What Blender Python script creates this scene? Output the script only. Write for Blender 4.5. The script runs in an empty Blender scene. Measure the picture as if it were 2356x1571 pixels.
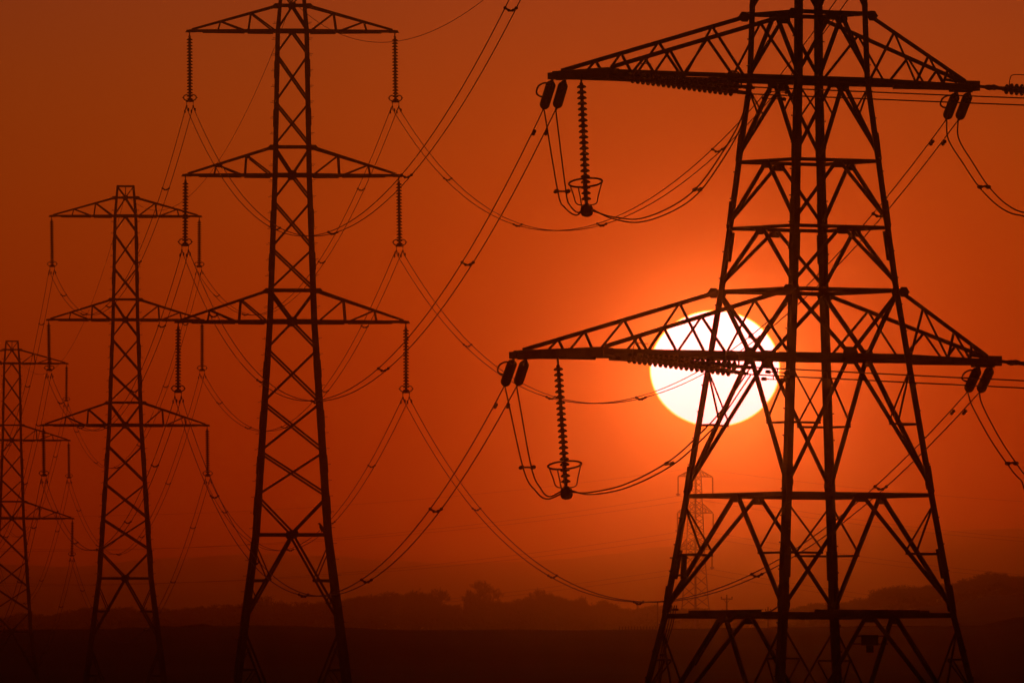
import bpy, bmesh, math, random
from mathutils import Vector, Matrix, Euler
R = math.radians
SC = bpy.context.scene
COL = SC.collection

# ------------------------------------------------------------------ camera, sky, sun, exposure
F = 32040.0                 # focal length in photo pixels (a 490 mm lens on a 36 mm frame)
CX, CY, Y0 = 1178.0, 785.5, 1760.0
CAMZ = 14.0
PITCH = math.atan((Y0 - CY) / F)
cam_d = bpy.data.cameras.new('camera')
cam_d.sensor_width = 36.0
cam_d.lens = 36.0 * F / 2356.0
cam_d.clip_start = 1.0
cam_d.clip_end = 30000.0
cam = bpy.data.objects.new('camera', cam_d)
COL.objects.link(cam)
cam.location = (0, 0, CAMZ)
cam.rotation_euler = (math.pi / 2 + PITCH, 0, 0)
SC.camera = cam

SUN_AZ = math.atan((1645 - CX) / F)
SUN_EL = math.atan((Y0 - 848) / F)

sun_d = bpy.data.lights.new('sun', 'SUN')
sun_d.energy = 0.00025
sun_d.angle = R(0.53)
sun_d.color = (1.0, 0.055, 0.003)
sun = bpy.data.objects.new('sun', sun_d)
COL.objects.link(sun)
sdir = Vector((math.sin(SUN_AZ) * math.cos(SUN_EL), math.cos(SUN_AZ) * math.cos(SUN_EL), math.sin(SUN_EL)))
sun.rotation_euler = sdir.to_track_quat('Z', 'Y').to_euler()

W = bpy.data.worlds.new('World')
SC.world = W
W.use_nodes = True
nt = W.node_tree
nt.nodes.clear()
def N(kind, **kw):
    n = nt.nodes.new(kind)
    for k, v in kw.items():
        setattr(n, k, v)
    return n
def sock(x, s):
    if isinstance(x, (int, float)):
        s.default_value = x
    else:
        nt.links.new(x, s)
def M(op, a, b=0.0, c=None):
    n = N('ShaderNodeMath', operation=op)
    sock(a, n.inputs[0]); sock(b, n.inputs[1])
    if c is not None:
        sock(c, n.inputs[2])
    return n.outputs[0]
tc = N('ShaderNodeTexCoord')
sx = N('ShaderNodeSeparateXYZ')
nt.links.new(tc.outputs['Generated'], sx.inputs[0])
az = M('ARCTAN2', sx.outputs[0], sx.outputs[1])
el = M('ARCSINE', sx.outputs[2])
da = M('MULTIPLY', M('SUBTRACT', az, SUN_AZ), F)
de = M('MULTIPLY', M('SUBTRACT', el, SUN_EL), F)
d2 = M('ADD', M('MULTIPLY', da, da), M('MULTIPLY', de, de))
e_ = M('MAXIMUM', M('MINIMUM', M('MULTIPLY', de, 0.001), 1.2), -1.0)
e2 = M('MULTIPLY', e_, e_)
SKY = {  # brightness of the sunset sky: log value, fall-off away from the sun, and with height
    0: (-0.7083, 500.0, -0.28, 0.3848, -0.412),
    1: (-3.5735, 1000.0, -0.28, 1.7965, -1.0886),
    2: (-5.65, 200.0, -0.20, 1.5, 0.75),
}
chans = []
for ch in range(3):
    c0, d1, p, k1, k2 = SKY[ch]
    ln = M('LOGARITHM', M('MULTIPLY_ADD', d2, 1.0 / d1 ** 2, 1.0), math.e)
    ex = M('ADD', M('MULTIPLY_ADD', ln, p, c0), M('ADD', M('MULTIPLY', e_, k1), M('MULTIPLY', e2, k2)))
    # beyond the few degrees round the sun the dome sinks into dusk
    dusk = M('POWER', M('MULTIPLY_ADD', d2, 1.0 / 5000.0 ** 2, 1.0), -0.45)
    chans.append(M('MULTIPLY', M('EXPONENT', ex), dusk))
cmb = N('ShaderNodeCombineXYZ')
for i in range(3):
    nt.links.new(chans[i], cmb.inputs[i])
# the sun's own disc, flattened by refraction near the horizon
q = M('SQRT', M('ADD', M('POWER', M('ABSOLUTE', M('MULTIPLY', da, 1 / 151.5)), 2.0),
                M('POWER', M('ABSOLUTE', M('MULTIPLY', de, 1 / 135.5)), 2.0)))
dv = N('ShaderNodeCombineXYZ')     # white-hot disc whose limb reddens: blue fades first, then green, then red
for i, (lo, hi, v) in enumerate(((1.016, 0.992, 13.0), (1.004, 0.978, 3.0), (0.992, 0.955, 3.3))):
    mr = N('ShaderNodeMapRange', interpolation_type='SMOOTHSTEP')
    nt.links.new(q, mr.inputs['Value'])
    mr.inputs['From Min'].default_value = lo
    mr.inputs['From Max'].default_value = hi
    mr.inputs['To Max'].default_value = v
    nt.links.new(mr.outputs[0], dv.inputs[i])
add1 = N('ShaderNodeVectorMath', operation='ADD')
nt.links.new(cmb.outputs[0], add1.inputs[0]); nt.links.new(dv.outputs[0], add1.inputs[1])
# a little physical dusk sky for the rest of the dome
st = N('ShaderNodeTexSky', sky_type='NISHITA')
st.sun_disc = False
st.sun_elevation = SUN_EL
st.sun_rotation = SUN_AZ
st.air_density = 2.0; st.dust_density = 6.0
sv = N('ShaderNodeVectorMath', operation='MULTIPLY')
nt.links.new(st.outputs[0], sv.inputs[0])
sv.inputs[1].default_value = (0.0012, 0.00016, 0.00003)
add2 = N('ShaderNodeVectorMath', operation='ADD')
nt.links.new(add1.outputs[0], add2.inputs[0]); nt.links.new(sv.outputs[0], add2.inputs[1])
bg = N('ShaderNodeBackground')
nt.links.new(add2.outputs[0], bg.inputs['Color'])
bg.inputs['Strength'].default_value = 1.0
wo = N('ShaderNodeOutputWorld')
nt.links.new(bg.outputs[0], wo.inputs['Surface'])

W.cycles.sampling_method = 'MANUAL'
W.cycles.sample_map_resolution = 4096
SC.view_settings.view_transform = 'Standard'
SC.view_settings.look = 'None'
SC.view_settings.exposure = 0.0
SC.view_settings.gamma = 1.0
SC.render.engine = 'CYCLES'
SC.cycles.use_denoising = True
SC.cycles.max_bounces = 10
SC.cycles.diffuse_bounces = 2
SC.cycles.glossy_bounces = 2
SC.cycles.transmission_bounces = 6
SC.cycles.volume_bounces = 6
SC.cycles.use_adaptive_sampling = False
SC.render.filter_size = 1.5

HAZE_DENSITY = 2.4e-4
HAZE_TOP = CAMZ + 153.0

# ------------------------------------------------------------------ helpers
def P(px, py, D):
    """the point that photo pixel (px, py) looks at, D metres out"""
    return Vector(((px - CX) / F * D, D, CAMZ + (Y0 - py) / F * D))

def material(name, col, rough=0.6, metal=0.0, var=0.25, scale=3.0, bump=0.0):
    m = bpy.data.materials.new(name); m.use_nodes = True
    t = m.node_tree; b = t.nodes['Principled BSDF']
    no = t.nodes.new('ShaderNodeTexNoise'); no.inputs['Scale'].default_value = scale; no.inputs['Detail'].default_value = 5
    tcn = t.nodes.new('ShaderNodeTexCoord'); t.links.new(tcn.outputs['Object'], no.inputs['Vector'])
    rp = t.nodes.new('ShaderNodeValToRGB')
    rp.color_ramp.elements[0].position = 0.3; rp.color_ramp.elements[1].position = 0.7
    rp.color_ramp.elements[0].color = (*[c * (1 - var) for c in col], 1)
    rp.color_ramp.elements[1].color = (*[min(1, c * (1 + var)) for c in col], 1)
    t.links.new(no.outputs['Fac'], rp.inputs['Fac']); t.links.new(rp.outputs['Color'], b.inputs['Base Color'])
    b.inputs['Roughness'].default_value = rough; b.inputs['Metallic'].default_value = metal
    if bump:
        bn = t.nodes.new('ShaderNodeBump'); bn.inputs['Strength'].default_value = bump
        t.links.new(no.outputs['Fac'], bn.inputs['Height']); t.links.new(bn.outputs['Normal'], b.inputs['Normal'])
    return m

STEEL = material('galvanised_steel', (0.16, 0.155, 0.15), 0.55, 0.2, 0.3, 2.0)
CABLE = material('weathered_aluminium', (0.14, 0.135, 0.13), 0.5, 0.3, 0.2, 4.0)
PORCELAIN = material('brown_porcelain', (0.06, 0.035, 0.025), 0.25, 0.0, 0.2, 8.0)
PLATE = material('painted_plate', (0.12, 0.11, 0.10), 0.5, 0.0, 0.2, 3.0)
BARK = material('bark', (0.07, 0.055, 0.045), 0.9, 0.0, 0.4, 1.5)
TWIG = material('bare_twigs', (0.07, 0.055, 0.045), 0.95, 0.0, 0.4, 0.8)
NEEDLE = material('conifer_needles', (0.04, 0.055, 0.03), 0.9, 0.0, 0.4, 1.0)
SCRUB = material('scrub', (0.06, 0.055, 0.035), 0.95, 0.0, 0.4, 0.4)
SOIL = material('field_soil', (0.055, 0.048, 0.032), 0.95, 0.0, 0.45, 0.05, 0.3)
HILLM = material('hill_heath', (0.07, 0.065, 0.045), 0.95, 0.0, 0.3, 0.004)
WOOD = material('creosoted_wood', (0.06, 0.045, 0.035), 0.85, 0.0, 0.3, 3.0)
FEATHER = material('black_feathers', (0.02, 0.02, 0.022), 0.6, 0.0, 0.3, 20.0)
GLASS = bpy.data.materials.new('toughened_glass'); GLASS.use_nodes = True
_t = GLASS.node_tree; _b = _t.nodes['Principled BSDF']
_n = _t.nodes.new('ShaderNodeTexNoise'); _n.inputs['Scale'].default_value = 12
_r = _t.nodes.new('ShaderNodeValToRGB')
_r.color_ramp.elements[0].color = (0.35, 0.42, 0.36, 1); _r.color_ramp.elements[1].color = (0.55, 0.62, 0.55, 1)
_t.links.new(_n.outputs['Fac'], _r.inputs['Fac']); _t.links.new(_r.outputs['Color'], _b.inputs['Base Color'])
_b.inputs['Roughness'].default_value = 0.03; _b.inputs['IOR'].default_value = 1.5
_b.inputs['Transmission Weight'].default_value = 0.92

class MB:
    def __init__(s):
        s.v = []; s.f = []; s.smooth = False
    def face_sweep(s, rings, cap=True):
        n = len(rings[0]); o = len(s.v)
        for r in rings:
            s.v += [tuple(p) for p in r]
        for i in range(len(rings) - 1):
            for j in range(n):
                k = (j + 1) % n
                s.f.append((o + i * n + j, o + i * n + k, o + (i + 1) * n + k, o + (i + 1) * n + j))
        if cap:
            s.f.append(tuple(o + j for j in reversed(range(n))))
            s.f.append(tuple(o + (len(rings) - 1) * n + j for j in range(n)))
    def bar(s, p, q, w, h, n=(0, 0, 1)):
        """box beam: w across in the plane of n, h along n"""
        p = Vector(p); q = Vector(q); d = (q - p).normalized(); n = Vector(n)
        a = d.cross(n)
        if a.length < 1e-4:
            a = d.cross(Vector((1, 0, 0)))
        a.normalize(); b = a.cross(d).normalized()
        a *= w / 2; b *= h / 2
        s.face_sweep([[e - a - b, e + a - b, e + a + b, e - a + b] for e in (p, q)])
    def angle(s, p, q, w, n, t=None, flip=1):
        """rolled-steel angle: one flange in the face whose outward normal is n, one turned inward"""
        p = Vector(p); q = Vector(q); d = (q - p).normalized(); n = Vector(n)
        n = (n - d * n.dot(d)).normalized()
        a = d.cross(n).normalized() * flip
        t = t or max(0.008, w * 0.12)
        pr = [(-w / 2, 0), (w / 2, 0), (w / 2, -t), (-w / 2 + t, -t), (-w / 2 + t, -w * 0.6), (-w / 2, -w * 0.6)]
        if flip < 0:
            pr = pr[::-1]
        s.face_sweep([[e + a * x + n * y for x, y in pr] for e in (p, q)])
    def tube(s, pts, r, n=6, cap=True):
        pts = [Vector(p) for p in pts]
        m = len(pts); rr = r if isinstance(r, (list, tuple)) else [r] * m
        d0 = (pts[1] - pts[0]).normalized()
        ref = Vector((0, 0, 1)) if abs(d0.z) < 0.9 else Vector((1, 0, 0))
        a = d0.cross(ref).normalized()
        rings = []
        for i, p in enumerate(pts):
            d = (pts[min(i + 1, m - 1)] - pts[max(i - 1, 0)])
            if d.length < 1e-9:
                d = d0
            d.normalize()
            a = (a - d * a.dot(d))
            a = a.normalized() if a.length > 1e-6 else d.orthogonal().normalized()
            b = d.cross(a)
            rings.append([p + (a * math.cos(2 * math.pi * k / n) + b * math.sin(2 * math.pi * k / n)) * rr[i] for k in range(n)])
        s.face_sweep(rings, cap)
    def torus(s, c, R1, r, n=20, m=5, ax=Vector((1, 0, 0)), ay=Vector((0, 1, 0)), a0=0, a1=2 * math.pi, ry=None):
        closed = abs(a1 - a0 - 2 * math.pi) < 1e-6
        ry = ry or R1
        pts = [Vector(c) + ax * R1 * math.cos(a0 + (a1 - a0) * i / n) + ay * ry * math.sin(a0 + (a1 - a0) * i / n) for i in range(n + 1)]
        s.tube(pts, r, m, not closed)
    def lathe(s, prof, p, d, n=12):
        """prof: (distance along d, radius)"""
        p = Vector(p); d = Vector(d).normalized(); a = d.orthogonal().normalized(); b = d.cross(a)
        s.face_sweep([[p + d * z + (a * math.cos(2 * math.pi * k / n) + b * math.sin(2 * math.pi * k / n)) * max(r, 1e-4) for k in range(n)] for z, r in prof])
    def box(s, c, sx_, sy_, sz_, rot=None):
        c = Vector(c); m = rot or Matrix.Identity(3)
        h = [m @ Vector((x * sx_ / 2, y * sy_ / 2, z * sz_ / 2)) + c for z in (-1, 1) for x, y in ((-1, -1), (1, -1), (1, 1), (-1, 1))]
        s.face_sweep([h[:4], h[4:]])
    def plate(s, c, n, up, w, h, t, cut=0.3):
        """gusset plate in the face of normal n with clipped corners"""
        c = Vector(c); n = Vector(n).normalized(); up = Vector(up); a = up.cross(n).normalized(); b = n.cross(a).normalized()
        k = cut
        sh = [(-.5 + k / 2, -.5), (.5 - k / 2, -.5), (.5, -.5 + k), (.5, .5 - k), (.5 - k / 2, .5), (-.5 + k / 2, .5), (-.5, .5 - k), (-.5, -.5 + k)]
        s.face_sweep([[c + a * x * w + b * y * h + n * z for x, y in sh] for z in (-t / 2, t / 2)])
    def build(s, name, mat, parent=None, smooth=False):
        me = bpy.data.meshes.new(name)
        me.from_pydata(s.v, [], s.f); me.update()
        if smooth:
            for p in me.polygons:
                p.use_smooth = True
        me.materials.append(mat)
        o = bpy.data.objects.new(name, me); COL.objects.link(o)
        if parent:
            o.parent = parent
        return o

def tag(o, label=None, cat=None, group=None, kind=None):
    if label: o['label'] = label
    if cat: o['category'] = cat
    if group: o['group'] = group
    if kind: o['kind'] = kind
    return o
def empty(name, loc=(0, 0, 0), rz=0.0):
    o = bpy.data.objects.new(name, None); COL.objects.link(o)
    o.location = loc; o.rotation_euler = (0, 0, rz); o.empty_display_size = 0.5
    return o
KIDS = {}
def copy_tree(o, parent=None):
    c = o.copy(); COL.objects.link(c)
    if parent: c.parent = parent
    for ch in [x for x in COL.objects if x.parent == o]:
        copy_tree(ch, c)
    return c
def interp(tab, x):
    if x <= tab[0][0]: return tab[0][1]
    for (a, b), (c, d) in zip(tab, tab[1:]):
        if x <= c:
            return b + (d - b) * (x - a) / (c - a)
    return tab[-1][1]
def smooth_interp(tab, x):
    if x <= tab[0][0]: return tab[0][1]
    for (a, b), (c, d) in zip(tab, tab[1:]):
        if x <= c:
            t = (x - a) / (c - a); t = t * t * (3 - 2 * t)
            return b + (d - b) * t
    return tab[-1][1]
def catmull(pts, n=8):
    pts = [Vector(p) for p in pts]; out = []
    e = [pts[0] * 2 - pts[1]] + pts + [pts[-1] * 2 - pts[-2]]
    for i in range(1, len(e) - 2):
        p0, p1, p2, p3 = e[i - 1:i + 3]
        for k in range(n):
            t = k / n
            out.append(0.5 * ((2 * p1) + (p2 - p0) * t + (2 * p0 - 5 * p1 + 4 * p2 - p3) * t * t + (3 * p1 - p0 - 3 * p2 + p3) * t ** 3))
    out.append(pts[-1])
    return out

# ------------------------------------------------------------------ ground, hills
rng = random.Random(7)
CREST_D = 1350.0
CREST_PX = [(-600, 1456), (0, 1450), (200, 1446), (400, 1440), (600, 1437), (800, 1442), (950, 1446), (1500, 1446), (1700, 1445), (1900, 1443), (2240, 1440), (2356, 1420), (2700, 1396), (3200, 1380)]
LONG = [(-400, -2.2), (0, -1.7), (150, -8), (320, -12), (480, -6.5), (600, -0.9), (834, 0.37), (1000, -0.1), (1127, -0.02), (1190, 3.2), (1280, 8.4)]
BEYOND = [(1350, 13.6), (1550, 14.0), (2000, 17.8), (2450, 20.0), (2850, 25.0), (3150, 25.6), (3600, 12), (4500, 2)]
def hs(i, j):
    v = math.sin(i * 127.1 + j * 311.7) * 43758.5453
    return v - math.floor(v)
def noise2(x, y):
    i, j = math.floor(x), math.floor(y); u, v = x - i, y - j
    u = u * u * (3 - 2 * u); v = v * v * (3 - 2 * v)
    a = hs(i, j) + (hs(i + 1, j) - hs(i, j)) * u
    b = hs(i, j + 1) + (hs(i + 1, j + 1) - hs(i, j + 1)) * u
    return a + (b - a) * v - 0.5
def crest_h(x):
    px = CX + x / CREST_D * F
    return (Y0 - smooth_interp(CREST_PX, px)) / F * CREST_D
WOODG = [(1650, 0), (1750, 0.5), (1830, 2.0), (2000, 3.8), (2150, 5.2), (2300, 6.6), (2500, 8.0), (3500, 11)]
def ground_rel(x, y):
    hc = crest_h(x)
    if y <= 1280:
        h = interp(LONG, y)
        if y > 1127:
            k = (y - 1127) / (1280 - 1127)
            h = h * (1 - k) + (hc * 0.66) * k if y > 1190 else h
    elif y <= CREST_D:
        t = (y - 1280) / (CREST_D - 1280)
        h = hc * (0.66 + 0.34 * math.sin(t * math.pi / 2))
    elif y <= 4500:
        k = min(1, (y - CREST_D) / 200.0)
        h = hc * (1 - k) + interp(BEYOND, y) * k
    else:
        h = 2.0
    if y > 1380:
        px = CX + x / max(y, 1) * F
        b = smooth_interp(WOODG, px)
        k = max(0, min(1, (y - 1700) / 300.0)) * max(0, min(1, (3000 - y) / 500.0))
        h += b * k
    if y > 700:
        h += 0.35 * noise2(x / 37.0, y / 41.0) + 0.12 * noise2(x / 6.0, y / 9.0)
    return h
def ground_z(x, y):
    return CAMZ + ground_rel(x, y)

def grid_mesh(name, xs_of, ys, zf, mat):
    v = []; f = []; n = None
    for y in ys:
        xs = xs_of(y); n = len(xs)
        for x in xs:
            v.append((x, y, zf(x, y)))
    for i in range(len(ys) - 1):
        for j in range(n - 1):
            a = i * n + j
            f.append((a, a + 1, a + n + 1, a + n))
    me = bpy.data.meshes.new(name); me.from_pydata(v, [], f); me.update()
    for p in me.polygons: p.use_smooth = True
    me.materials.append(mat)
    o = bpy.data.objects.new(name, me); COL.objects.link(o)
    return o
ys = list(range(-400, 1120, 40)) + list(range(1120, 1440, 8)) + list(range(1440, 3240, 30)) + [3300, 3450, 3600, 4000, 4500, 5000, 6500, 8000, 9900]
us = [-1.0, -.8, -.6, -.45, -.3, -.2, -.15] + [-.12 + .24 * i / 120 for i in range(121)] + [.15, .2, .3, .45, .6, .8, 1.0]
def ground_xs(y):
    wdt = 1500.0
    return [u * wdt if abs(u) > 0.13 else u * (wdt if y < 1 else wdt * 0.55) for u in us]
gr = grid_mesh('ground', ground_xs, ys, ground_z, SOIL)
tag(gr, kind='structure')

RIDGE_A = [(-900, 1318), (-200, 1308), (0, 1303), (150, 1308), (400, 1289), (520, 1282), (600, 1279), (750, 1283), (900, 1294), (1050, 1304), (1200, 1330), (1500, 1345), (3400, 1360)]
RIDGE_B = [(-900, 1330), (600, 1325), (900, 1318), (1050, 1303), (1180, 1298), (1300, 1291), (1400, 1280), (1520, 1263), (1700, 1243), (1850, 1222), (1960, 1208), (2040, 1210), (2150, 1229), (2250, 1224), (2356, 1220), (2700, 1240), (3400, 1290)]
def hill(tab, D, depth):
    def zf(x, y):
        px = CX + x / D * F
        top = (Y0 - smooth_interp(tab, px)) / F * D
        t = max(0.0, 1 - abs(y - D) / depth); t = t * t * (3 - 2 * t)
        return CAMZ + 1.5 + top * t + 0.5 * t * noise2(x / 23.0, y / 200.0)
    return zf
for tab, D in ((RIDGE_A, 9300.0), (RIDGE_B, 8500.0)):
    o = grid_mesh('hills', lambda y: [-900 + 1800 * i / 260 for i in range(261)], [D - 1000 + 80 * i for i in range(0, 20)], hill(tab, D, 1000.0), HILLM)
    tag(o, kind='structure')

# ------------------------------------------------------------------ lattice pylons
def corner(a, sx_, sy_, z):
    return Vector((sx_ * a, sy_ * a, z))
FACES = [(Vector((0, -1, 0)), lambda a, s, z: Vector((s * a, -a, z))),
         (Vector((1, 0, 0)), lambda a, s, z: Vector((a, s * a, z))),
         (Vector((0, 1, 0)), lambda a, s, z: Vector((-s * a, a, z))),
         (Vector((-1, 0, 0)), lambda a, s, z: Vector((-a, -s * a, z)))]
def leg_mesh(prof, sx_, sy_, bf, t=0.016, pegs=None):
    """prof: [(z, half width)], L section on the tower corner"""
    m = MB(); rings = []
    for z, a in prof:
        b = bf(z)
        x, y = sx_ * a, sy_ * a
        r = [(x, y), (x - sx_ * b, y), (x - sx_ * b, y - sy_ * t), (x - sx_ * t, y - sy_ * t), (x - sx_ * t, y - sy_ * b), (x, y - sy_ * b)]
        if sx_ * sy_ < 0: r = r[::-1]
        rings.append([Vector((u, v, z)) for u, v in r])
    m.face_sweep(rings)
    if pegs:
        z0, z1, st, ln = pegs
        k = 0; z = z0
        while z < z1:
            a = interp(prof, z); b = bf(z)
            if k % 2 == 0:
                p = Vector((sx_ * a, sy_ * (a - b * .55), z)); d = Vector((sx_, 0, 0))
            else:
                p = Vector((sx_ * (a - b * .55), sy_ * a, z)); d = Vector((0, sy_, 0))
            m.bar(p - d * .03, p + d * ln, .018, .018)
            m.bar(p + d * (ln - .012), p + d * ln, .034, .034)
            z += st; k += 1
    # splice plates where leg sections are joined
    return m

# ---- the suspension pylon (three of them in a row)
S2 = F / 600.0
def z2(y): return (Y0 - y) / S2 + 0.9
PROF2 = [(0.0, (131 + 30) / S2), (z2(1571), 131 / S2), (z2(1230), 86.7 / S2), (z2(740), 54.2 / S2), (z2(403), 42 / S2), (z2(71), 35.4 / S2), (z2(12), 29.8 / S2), (z2(-26), 26.5 / S2)]
PROF2[0] = (0.0, PROF2[1][1] + (z2(1571) - 0) * 0.128)
def a2(z): return interp(PROF2, z) + 0.03
ARMS2 = [(z2(71), z2(12), 4.45), (z2(403), z2(338), 4.62), (z2(740), z2(668), 4.93)]
TOP2 = z2(-26)
def make_pylon(name):
    root = empty(name)
    prof = [(z, w + .03) for z, w in PROF2]
    bf = lambda z: interp([(0, .24), (z2(1230), .205), (z2(740), .18), (z2(71), .14), (TOP2, .10)], z)
    for sx_ in (-1, 1):
        for sy_ in (-1, 1):
            lm = leg_mesh(prof, sx_, sy_, bf, .018, (5.0, z2(20), .34, .15))
            # splice plates stand a little proud of the leg, as the photograph shows
            for y in (178, 290, 523, 622, 870, 985, 1088, 1183):
                z = z2(y); a = a2(z); b = bf(z)
                L = .75
                for zz in (z,):
                    a_lo, a_hi = a2(zz), a2(zz + L)
                    for ax in (0, 1):
                        if ax == 0:
                            p = Vector((sx_ * (a_lo + .012), sy_ * (a_lo - b * .5), zz)); q_ = Vector((sx_ * (a_hi + .012), sy_ * (a_hi - b * .5), zz + L))
                            lm.bar(p, q_, b * 1.0, .03, (sx_, 0, 0))
                        else:
                            p = Vector((sx_ * (a_lo - b * .45), sy_ * (a_lo + .012), zz)); q_ = Vector((sx_ * (a_hi - b * .45), sy_ * (a_hi + .012), zz + L))
                            lm.bar(p, q_, b * 1.15, .03, (0, sy_, 0))
            lm.build('leg', STEEL, root)
    X = [(125, 235), (235, 335), (462, 571), (571, 667), (803, 926), (926, 1039), (1039, 1140)]
    for nrm, fp in FACES:
        m = MB()
        def g(s, y): z = z2(y); return fp(a2(z) - .015, s, z)
        def dg(s1, y1, s2, y2, w=.085): m.angle(g(s1, y1), g(s2, y2), w, nrm)
        for s in (-1, 1):
            dg(0, 14, s, 70); dg(0, 73, s, 124)
            dg(s, 339, 0, 402, .095); dg(0, 404, s, 462)
            dg(s, 669, 0, 739, .105); dg(0, 742, s, 803, .09)
            dg(s, 1142, 0, 1227, .09)
            dg(0, 1232, s, 1432, .10)
            dg(s, -25, 0, 11, .06)
            # secondary bracing in the leg bays
            k = (1335 - 1232) / (1432 - 1232)
            dg(s, 1336, s * k, 1335, .08); dg(s, 1246, s * k, 1335, .055)
            k2 = (1386 - 1232) / 200
            dg(s, 1386, s * k2, 1386, .05); dg(s, 1340, s * k2, 1386, .05)
            k3 = (1284 - 1232) / 200
            dg(s * .90, 1284, s, 1284, .05); dg(s * .90, 1284, s, 1330, .05)
            dg(s * .93, 1408, s, 1408, .045)
            # lower bay
            dg(s, 1444, 0, 1740, .10)
            k4 = 1 - (1541 - 1444) / 296
            dg(s, 1541, s * k4, 1541, .08)
            k5 = 1 - (1491 - 1444) / 296
            dg(s, 1491, s * k5, 1491, .05); dg(s * k5, 1491, s, 1536, .05)
            dg(s * k4, 1543, s, 1620, .05); dg(s, 1700, 0, 1744, .08)
        for ya, yb in X:
            dg(-1, ya, 1, yb); dg(1, ya, -1, yb)
        for y, w, h in ((13, .30, .26), (73, .26, .2), (403, .34, .36), (740, .36, .36), (1229, .42, .34)):
            m.plate(g(0, y) + nrm * .012, nrm, (0, 0, 1), w, h, .014)
        for y in (338, 668):
            for s in (-1, 1):
                m.plate(g(s * .92, y) + nrm * .010, nrm, (0, 0, 1), .24, .24, .012, .5)
        m.build('face_lattice', STEEL, root)
    for y, w in ((-24, .07), (12, .10), (71, .15), (338, .09), (403, .15), (668, .10), (740, .17), (1230, .11)):
        m = MB()
        for nrm, fp in FACES:
            z = z2(y); a = a2(z) - .01
            m.angle(fp(a, -1, z) - nrm * .012, fp(a, 1, z) - nrm * .012, w, nrm)
        m.build('ring_frame', STEEL, root)
    for zb, zt, L in ARMS2:
        for sg in (-1, 1):
            m = MB(); ab, at = a2(zb), a2(zt)
            tip = Vector((sg * L, 0, zb))
            for sy_ in (-1, 1):
                nrm = Vector((0, sy_, 0))
                B0 = Vector((sg * ab, sy_ * ab, zb)); T0 = Vector((sg * at, sy_ * at, zt))
                tb = tip + Vector((0, sy_ * .06, 0)); tt = tip + Vector((-sg * .12, sy_ * .05, .06))
                m.angle(B0, tb, .115, nrm, flip=-sg * sy_)
                m.angle(T0, tt, .095, nrm)
                Bf = lambda k: B0.lerp(tb, k); Tf = lambda k: T0.lerp(tt, k)
                m.angle(Tf(.32), Bf(.32), .065, nrm); m.angle(Tf(.67), Bf(.67), .06, nrm)
                m.angle(Tf(.32), Bf(.02), .07, nrm); m.angle(Tf(.67), Bf(.355), .065, nrm)
                # doubling plates under the bottom chord
                m.bar(Bf(.03) + Vector((0, 0, -.075)), Bf(.32) + Vector((0, 0, -.075)), .10, .05)
                m.bar(Bf(.36) + Vector((0, 0, -.07)), Bf(.84) + Vector((0, 0, -.07)), .09, .04)
                m.plate(T0 + Vector((sg * .10, sy_ * .0, -.02)), nrm, (0, 0, 1), .34, .17, .016, .5)
            kk = [0, .2, .32, .5, .67, .82]
            for i in range(len(kk) - 1):
                s1 = 1 if i % 2 else -1
                p = Vector((sg * ab, s1 * ab, zb)).lerp(tip, kk[i]); q_ = Vector((sg * ab, -s1 * ab, zb)).lerp(tip, kk[i + 1])
                m.angle(p, q_, .06, (0, 0, -1))
                p = Vector((sg * at, s1 * at, zt)).lerp(tip, kk[i]); q_ = Vector((sg * at, -s1 * at, zt)).lerp(tip, kk[i + 1])
                m.angle(p, q_, .05, (0, 0, 1))
            arm = m.build('cross_arm', STEEL, root)
            h = MB()
            h.box(tip + Vector((0, 0, 0)), .22, .10, .09)
            h.bar(tip + Vector((-sg * .28, 0, -.05)), tip + Vector((sg * .11, 0, -.05)), .06, .05)
            h.bar(tip + Vector((sg * .09, 0, .02)), tip + Vector((sg * .15, 0, -.07)), .04, .04, (0, 1, 0))
            h.build('hanger_bracket', STEEL, arm)
    m = MB()
    m.bar((0, 0, TOP2), (0, 0, TOP2 - .45), .05, .05); m.bar((0, -.1, TOP2 - .5), (0, .1, TOP2 - .5), .06, .08)
    m.bar((-a2(TOP2), 0, TOP2), (a2(TOP2), 0, TOP2), .05, .06)
    m.build('earth_wire_clamp', STEEL, root)
    return root
ROW = [(671.8, 600.0, -0.9), (288.0, 834.5, 0.37), (27.0, 1127.0, -0.02)]
ROW_NAMES = ['perched bird pylon', 'whole-peaked middle pylon', 'smallest cut-off pylon']
LINE_A = math.atan2(13.7, 234.0)
pylons = []
py0 = make_pylon('lattice_pylon')
for i, (px, D, zr) in enumerate(ROW):
    o = py0 if i == 0 else copy_tree(py0)
    o.location = ((px - CX) / F * D, D, CAMZ + zr); o.rotation_euler = (0, 0, LINE_A)
    pylons.append(o)
tag(pylons[0], 'tall dark lattice pylon with a bird perched on its waist bar', 'pylon', 'pylons of the receding power line')
tag(pylons[1], 'dark lattice pylon with its whole flat-topped peak in view', 'pylon', 'pylons of the receding power line')
tag(pylons[2], 'smallest dark pylon of the receding line, half cut off by the frame edge', 'pylon', 'pylons of the receding power line')
def on_pylon(i, x, y, z):
    o = pylons[i]; ca, sa = math.cos(LINE_A), math.sin(LINE_A)
    return Vector((o.location.x + x * ca - y * sa, o.location.y + x * sa + y * ca, o.location.z + z))

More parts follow.
